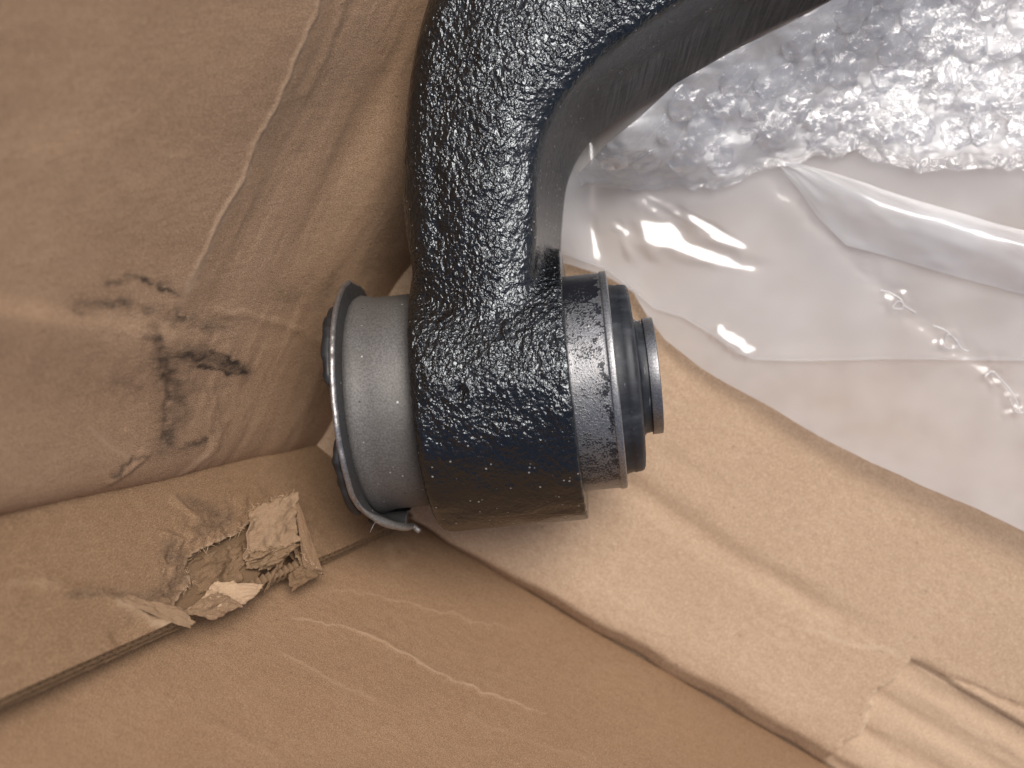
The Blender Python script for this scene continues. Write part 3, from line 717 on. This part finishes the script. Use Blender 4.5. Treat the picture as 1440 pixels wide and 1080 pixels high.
# add rings across the visible length so the paint attribute has something to live on
prr2 = []
for i, p in enumerate(prr):
    prr2.append(p); q = prr[(i + 1) % len(prr)]
    if abs(q[0] - p[0]) > 20 and min(p[1], q[1]) > 140:
        for k in range(1, 40): prr2.append((p[0] + (q[0] - p[0]) * k / 40, p[1]))
v, f = lathe(prr2, 300, closed=True)
rl = v - c0; tt = rl @ ax / PX; ph = np.arctan2(rl @ e2, rl @ e1)
edge = 138 - 9 * np.clip(fbm(ph * 9, tt * 0, o=3) + 0.3, 0, 2) * sstep(0.6, -0.9, ph) - 2 * vnoise(ph * 40, tt * 0)
drip = sstep(-1.5, 1.5, edge - tt)
pn = drip * (0.33 + 0.12 * sstep(0.15, 0.9, ph) + 0.30 * sstep(-0.45, -1.0, ph) + 0.22 * np.exp(-((tt - edge + 4) / 4) ** 2) * sstep(-.2, .5, vnoise(ph * 22, tt * 0 + 3)))
pn = pn - 0.25 * sstep(1.05, 1.2, ph)
sr = mesh_obj('bushing_sleeve', v, f, M_sleeve_r, arm, {'paint': np.clip(pn, 0, 1)}); sr['label'] = 'steel sleeve end flecked with black paint'
rub = part('rubber_bushing', bev([(100, 60), (147, 60), (100, 60.1)], .01) if False else [(120, 60), (120, 132), (150, 132), (158, 130), (160, 131), (169, 130), (172.5, 128), (174.5, 124), (175.5, 116), (177, 92), (178, 82), (181, 79), (190, 77.5), (199, 77.5), (199, 60)], M_rubber, arm)
inn = part('inner_sleeve', bev([(-215, 44), (-215, 62), (185, 62), (189, 62.2), (189.5, 81), (203, 81), (204, 80), (204, 44)], 1.0), M_collar, arm)
lrub = part('rubber_bushing', [(-228, 60), (-228, 118), (-224, 126), (-214, 130), (-196, 130), (-196, 60)], M_rubber2, arm)

# flange with its lip turned over at the bottom
def fl_fun(t, r, p):
    a = math.degrees(math.atan2(sin(p), cos(p)))
    b = float(sstep(40, 88, a)); cut = float(sstep(80, 87, a)) * float(sstep(150, 140, a)); b *= float(sstep(150, 120, a))
    k = (r - 150) / 26.0
    dish = -3.5 * k * k
    r = r - cut * max(r - 153, 0)
    chip = 1.6 * float(vnoise(np.array(p * 14.0), np.array(3.0))) + 1.2 * float(vnoise(np.array(p * 37.0), np.array(8.0)))
    if k > 0.7: r += chip * 0.8; t += chip * 0.35
    return t + dish + b * (46 * max(k, 0) - 4) + (b * 5 if t > -207 and k > 0.5 else 0), r + b * 2 * max(k, 0) + 0.7 * float(vnoise(np.array(p * 9), np.array(0.0)))
fp = [(-211, 140), (-211, 160), (-211, 172), (-210.6, 175.2), (-209.6, 176.3), (-207.5, 176.6), (-205, 175.8), (-203.8, 173.5), (-203.4, 166), (-203.2, 158), (-203, 150), (-203, 140)]
v, f = lathe(fp, 240, tfun=fl_fun, closed=True)
idx = np.repeat(np.array([0, 0, 1, 1, 1, 1, 1, 0, 0, 0, 0, 0]), 240)
flg = mesh_obj('flange', v, f, None, sl, mats=[M_flange, M_rim], fmat=idx); flg['label'] = 'flange with bent lip'
# rubber pads behind the flange
for k in range(5):
    cen = radians(-33 + 71 * k); hw_ = radians(24 if k != 1 else 25)
    n = 40; V2 = []; F2 = []
    prof = [(-212, 132), (-212, 171), (-217, 174), (-223, 172.5), (-226.5, 166), (-227, 150), (-225, 132)]
    for j in range(n):
        f_ = j / (n - 1) * 2 - 1; tap = math.sqrt(max(0, 1 - abs(f_) ** 5)) * 0.98 + 0.02
        for t, r in prof:
            nz = float(vnoise(np.array(j * 0.35 + k * 9), np.array(t * 0.2)))
            V2.append(axp(-212 + (t + 212) * tap * (1 + 0.12 * nz), 132 + (r - 132) * (0.6 + 0.4 * tap) + 0.8 * nz, cen + f_ * hw_))
    m = len(prof)
    for j in range(n - 1):
        for q in range(m):
            q2 = (q + 1) % m; F2.append((j * m + q, j * m + q2, (j + 1) * m + q2, (j + 1) * m + q))
    F2.append(tuple(range(m))); F2.append(tuple((n - 1) * m + q for q in range(m))[::-1])
    mesh_obj('rubber_pad', V2, F2, M_rubber2, sl)
def tube(path, rad, n=8):
    path = np.array(path, float); V2 = []; F2 = []
    for i, p in enumerate(path):
        d = path[min(i + 1, len(path) - 1)] - path[max(i - 1, 0)]; d /= np.linalg.norm(d)
        s_ = np.cross(d, (0.31, 0.2, 0.93)); s_ /= np.linalg.norm(s_); t_ = np.cross(d, s_)
        r = rad[i] if hasattr(rad, '__len__') else rad
        for k in range(n): V2.append(p + (s_ * cos(2 * pi * k / n) + t_ * sin(2 * pi * k / n)) * r)
    for i in range(len(path) - 1):
        for k in range(n): F2.append((i * n + k, i * n + (k + 1) % n, (i + 1) * n + (k + 1) % n, (i + 1) * n + k))
    return V2, F2
lp = []
for d_ in np.linspace(46, 90, 16):
    t_, r_ = fl_fun(-205.5, 175.5, radians(d_ - 0.01)); lp.append(axp(t_ + 1.5, 177.0, radians(d_)))
lp += [lp[-1] + ax * 0.0010 + e2 * 0.0007 + e1 * 0.0003, lp[-1] + ax * 0.0021 + e2 * 0.0017 + e1 * 0.0008]
v, f = tube(lp, [0.0002 + 0.0009 * min(1, i / 5) * (1 - 0.45 * max(0, (i - 12) / 5)) * (0.9 + 0.2 * random.random()) for i in range(18)], 10)
v = np.array(v); f = list(f) + [tuple(range(len(v) - 10, len(v)))]
mesh_obj('bent_lip', v, f, M_lip, sl)
b0 = axp(-196, 172, radians(66))
v, f = tube([b0, b0 + np.array([-.0008, -.0012, .0004]), b0 + np.array([-.0016, -.0030, .0006])], [.0002, .00014, .00005], 6)
mesh_obj('burr', v, f, M_rim, sl)

# ------------------------------------------------------------------ clear bag
bag = thing('plastic_bag', (0.09, -0.01, 0.006), 'clear thin plastic bag spread over the box floor beside the bushing', 'plastic bag')
EX = [700, 800, 850, 890, 912, 935, 985, 1040, 1095, 1150, 1225, 1300, 1370, 1440, 1600, 1800]
EY = [352, 372, 388, 412, 448, 478, 518, 549, 580, 612, 650, 684, 714, 748, 812, 890]
def floor_h(px, py): return 0.0062
def bag_sheet(name, xs, topf, botf, nu, nv, zfun, haze, mat=M_bag):
    U, Vv = np.meshgrid(np.linspace(xs[0], xs[1], nu), np.linspace(0, 1, nv))
    T, B = topf(U), botf(U); py = B + (T - B) * Vv
    z = zfun(U, py, Vv); pts = Pv(U, py, z)
    return mesh_obj(name, pts.reshape(-1, 3), grid_faces(nu, nv), mat, bag, {'haze': haze(U, py, Vv).ravel()})
def softpos(x, w=40.0): return w * np.logaddexp(0, x / w)
def lift(px, py):
    """the loose bag rises gently away from the floor to the right and the back"""
    return 0.00022 * (0.10 * softpos(px - 850) + 0.085 * softpos(600 - py) * sstep(760, 900, px))
def bag_z(px, py, v):
    z = 0.0085 + lift(px, py) + 0.0006 * fbm(px / 260, py / 220, o=2) + 0.00005 * fbm(px / 60 + 4, py / 60, o=2)
    z += 0.014 * np.exp(-(np.maximum(px - 780, 0) / 32) ** 2) * sstep(420, 330, py)      # climbs against the arm
    # pillowed bumps that catch the sky
    for cx, cy, rx, ry, ro in ((822, 338, 24, 34, 0.25), (887, 338, 13, 26, 0.2), (930, 325, 36, 36, 0.5), (1005, 362, 58, 15, -0.18), (975, 308, 60, 7, -0.45), (868, 318, 8, 8, 0)):
        dx, dy = px - cx, py - cy; u_, w_ = dx * cos(ro) - dy * sin(ro), dx * sin(ro) + dy * cos(ro)
        win = np.exp(-((u_ / rx) ** 2 + (w_ / ry) ** 2 + 0.3 * vnoise(px / 18, py / 18)) ** 2)
        nx = (SUN.x / SUN.z - (cx - 720) / FPX) / 2 + 0.10; ny = (SUN.y / SUN.z - (540 - cy) / FPX) / 2 + 0.08
        z += win * -(nx * dx - ny * dy) * 0.00022
    z += ridge(px, py, [(880, 285), (945, 300), (1000, 335), (1050, 362), (1060, 375)], 10, 0.0006)[0]
    # folds running down to the right
    for pts, wd, am in (([(1060, 235), (1130, 290), (1180, 340), (1230, 395), (1290, 445), (1345, 485), (1400, 520), (1450, 590)], 14, -0.0005), ([(1090, 230), (1160, 290), (1215, 350), (1275, 400), (1340, 440), (1400, 470), (1500, 520)], 28, 0.0004),
                        ([(1120, 510), (1200, 570), (1300, 640), (1400, 690)], 30, 0.0003), ([(1000, 470), (1060, 505)], 10, .001)):
        z += ridge(px, py, pts, wd, am * 0.6, warp=5)[0]
    for cx, cy in ((1262, 426), (1336, 480), (1400, 530), (1425, 570)):
        dd = np.hypot(px - cx, py - cy); z += 0.0003 * np.exp(-(dd / 20) ** 2) * vnoise(px / 9, py / 9) + 0.0002 * np.exp(-((dd - 12) / 6) ** 2)
    z += 0.0001 * np.exp(-(v / 0.03) ** 2)
    return z
def bag_haze(px, py, v):
    h = 1.0 + 0.18 * fbm(px / 120, py / 80, o=3)
    h -= 0.35 * sstep(560, 660, px * -0.45 + py + 190) * 0
    return np.clip(h, 0.3, 2)
film_o = bag_sheet('film', (745, 1780), lambda x: np.full_like(x, -330.0), lambda x: np.interp(x, EX, EY) + 1 * fbm(x / 60, x * 0, o=2), 420, 420, bag_z, bag_haze)
# second layer of the bag, its edge lying back from the first
EX2 = [745, 850, 890, 920, 960, 1000, 1035, 1062, 1130, 1250, 1440, 1780]; EY2 = [340, 378, 408, 434, 446, 470, 495, 506, 508, 505, 507, 512]
bag_sheet('film', (745, 1780), lambda x: np.full_like(x, -320.0), lambda x: np.interp(x, EX2, EY2), 260, 260, lambda px, py, v: bag_z(px, py, v) + 0.0016 + 0.0003 * fbm(px / 120 + 8, py / 120, o=2) + 0.0002 * np.exp(-(v / 0.02) ** 2), lambda px, py, v: 0.42 * bag_haze(px, py, v) + 0.35 * np.exp(-(v / 0.004) ** 2))
# turned-up fold with a bright crest
CX = [1085, 1120, 1160, 1200, 1240, 1290, 1340, 1400, 1440, 1560, 1780]; CY = [222, 232, 250, 270, 286, 302, 316, 334, 344, 374, 430]
FX = [1085, 1120, 1150, 1190, 1240, 1300, 1370, 1440, 1560, 1780]; FY = [225, 262, 305, 345, 358, 376, 396, 414, 446, 505]
def fold_pts():
    nu, nv = 200, 36
    U, Vv = np.meshgrid(np.linspace(1085, 1780, nu), np.linspace(0, 1, nv))
    cr, ft = np.interp(U, CX, CY), np.interp(U, FX, FY)
    g_ = sstep(1085, 1230, U)
    base_ = 0.0110 + lift(U, ft); top = base_ + 0.009 * g_
    # v 0..0.65 climbs from the foot to the crest, 0.65..1 turns over and down behind it
    a = np.clip(Vv / 0.65, 0, 1); b = np.clip((Vv - 0.65) / 0.35, 0, 1)
    py = ft + (cr - ft) * a - 20 * g_ * b
    z = base_ + (top - base_) * np.sin(a * pi / 2) ** 1.2 - (top - base_) * 0.75 * b ** 2
    z += 0.0005 * fbm(U / 60, Vv * 4, o=2)
    return nu, nv, Pv(U, py, z), 1.15 + 0.25 * fbm(U / 90, Vv * 3, o=2) + 0.5 * np.exp(-((Vv - 0.64) / 0.05) ** 2)
nu_, nv2, pts, hz = fold_pts()
mesh_obj('film_fold', pts.reshape(-1, 3), grid_faces(nu_, nv2), M_bag, bag, {'haze': hz.ravel()})
# melted weld seam and its pinholes
def seam(path, r, name='weld_seam'):
    pp = []
    for x, y in path: pp.append(P(x, y, float(bag_z(np.array([[float(x)]]), np.array([[float(y)]]), np.array([[0.5]]))[0, 0]) + 0.0022))
    v, f = tube(spl(pp, len(pp) * 6), [r * (0.6 + 0.5 * abs(math.sin(i * 1.3))) for i in range(len(pp) * 6)], 6)
    mesh_obj(name, v, f, M_seam, bag, {'haze': np.full(len(v), 1.6)})
M_seam = film('weld_film', 0.5, 1.6, 0.12, tint=(0.9, 0.9, 0.9))
seam([(1238, 408), (1252, 412), (1266, 420), (1272, 430), (1288, 440)], 0.0002); seam([(1255, 432), (1262, 424), (1270, 426), (1268, 434), (1256, 433)], 0.00014)
seam([(1312, 458), (1328, 464), (1342, 476), (1352, 490), (1362, 494)], 0.0002); seam([(1328, 480), (1334, 470), (1346, 480), (1342, 490), (1330, 488), (1327, 481)], 0.00014)
seam([(1385, 530), (1395, 522), (1406, 532), (1418, 545), (1428, 560), (1434, 578)], 0.0002); seam([(1420, 560), (1428, 578), (1440, 580)], 0.00014)

# ------------------------------------------------------------------ bubble wrap
bw = thing('bubble_wrap', (0.10, 0.08, 0.012), 'crumpled clear bubble wrap tucked against the inner curve of the black arm', 'bubble wrap')
LX = [770, 800, 830, 870, 950, 1000, 1045, 1080, 1140, 1200, 1260, 1300, 1350, 1440, 1600, 1800]; LY = [275, 262, 262, 268, 268, 268, 252, 236, 226, 218, 232, 244, 238, 234, 240, 250]
def arm_line(px): return np.interp(px, [770, 800, 822, 850, 900, 950, 1030, 1100, 1170, 1300, 1500, 1800], [275, 256, 235, 205, 165, 118, 72, 38, 0, -70, -150, -230])
def wrap_z(px, py):
    da = py - arm_line(px)
    z = 0.0135 + 0.022 * np.exp(-(np.maximum(da, 0) / 95) ** 1.3) * sstep(780, 880, px) + 0.004
    lo = np.interp(px, LX, LY)
    lf_ = np.minimum(lift(px, py), 0.03); fb = 0.0125 + lf_
    z = fb + (z + lf_ * 0.6 - fb) * sstep(0, 60, lo - py) 
    z += 0.0010 * fbm(px / 90, py / 60, o=2) + 0.0003 * fbm(px / 26 + 3, py / 26, o=2) + 0.0009 * np.abs(fbm(px / 60 + 9, py / 36, o=2))
    return z
nu_, nv2 = 340, 260
U, Vv = np.meshgrid(np.linspace(775, 1780, nu_), np.linspace(0, 1, nv2))
lo = np.interp(U, LX, LY) + 5 * fbm(U / 28, U * 0, o=3); hi = np.minimum(arm_line(U), lo - 2)
py = lo + (hi - lo) * Vv
pts = Pv(U, py, wrap_z(U, py))
hz = np.clip(1 + 0.4 * fbm(U / 60, py / 60, o=3), 0.3, 2) * sstep(-0.05, 0.16, Vv) 
mesh_obj('backing_film', pts.reshape(-1, 3), grid_faces(nu_, nv2), M_wrap, bw, {'haze': hz.ravel()})
# bubbles: a few crumpled domes, copied over the sheet
doms = []
for s in range(8):
    V2, F2 = [], []; rings, sg = 6, 18
    R0 = 0.0052
    for i in range(rings):
        a = i / (rings - 1) * pi / 2
        for k in range(sg):
            p = 2 * pi * k / sg
            r = R0 * cos(a) ** 0.7 if i < rings - 1 else 0.0004
            x, y, z = r * cos(p), r * sin(p), 0.0015 * sin(a)
            n_ = float(fbm(np.array(cos(p) * cos(a) * 2.2 + s * 7), np.array(sin(p) * cos(a) * 2.2 + s), np.array(a * 1.2), o=3)); n_ = 0.6 - 1.6 * abs(n_)
            z *= 1 + 0.9 * n_ ; r2 = 1 + 0.2 * n_
            V2.append((x * r2, y * r2, max(z, 0)))
    for i in range(rings - 1):
        for k in range(sg): F2.append((i * sg + k, i * sg + (k + 1) % sg, (i + 1) * sg + (k + 1) % sg, (i + 1) * sg + k))
    F2.append(tuple((rings - 1) * sg + k for k in range(sg)))
    me = bpy.data.meshes.new('bubble'); me.from_pydata(V2, [], F2); me.update(); me.materials.append(M_bub)
    me.polygons.foreach_set('use_smooth', np.ones(len(me.polygons), bool))
    me.attributes.new('haze', 'FLOAT', 'POINT').data.foreach_set('value', np.full(len(V2), 1.0, np.float32))
    doms.append(me)
rb = random.Random(11); n_b = 0
pitch = 50.0
for j in range(-3, 12):
    for i in range(0, 24):
        x = 790 + i * pitch + (j % 2) * pitch / 2 + rb.uniform(-5, 5); y = 262 - j * pitch * 0.80 + rb.uniform(-5, 5)
        if x > 1600 or y < -140: continue
        if y > np.interp(x, LX, LY) - 26 or y < arm_line(np.array(x)) + 10: continue
        z = float(wrap_z(np.array([[x]]), np.array([[y]]))[0, 0]); d = 6.0
        zx = float(wrap_z(np.array([[x + d]]), np.array([[y]]))[0, 0]) - z; zy = float(wrap_z(np.array([[x]]), np.array([[y - d]]))[0, 0]) - z
        nrm = Vector((-zx / (d * 0.00022), -zy / (d * 0.00022), 1.0)).normalized()
        o = bpy.data.objects.new('bubble', doms[rb.randrange(8)]); C.objects.link(o); o.parent = bw
        o.location = Vector(P(x, y, z - 0.0003)) - Vector(bw['_base'])
        q = nrm.to_track_quat('Z', 'Y'); o.rotation_euler = (q.to_matrix() @ Matrix.Rotation(rb.uniform(0, 6.28), 3, 'Z')).to_euler()
        sc = rb.uniform(0.95, 1.3); o.scale = (sc, sc * rb.uniform(.9, 1.1), rb.uniform(0.35, 1.1)); n_b += 1
print('bubbles', n_b)

for o in scene.objects:
    if '_base' in o: del o['_base']
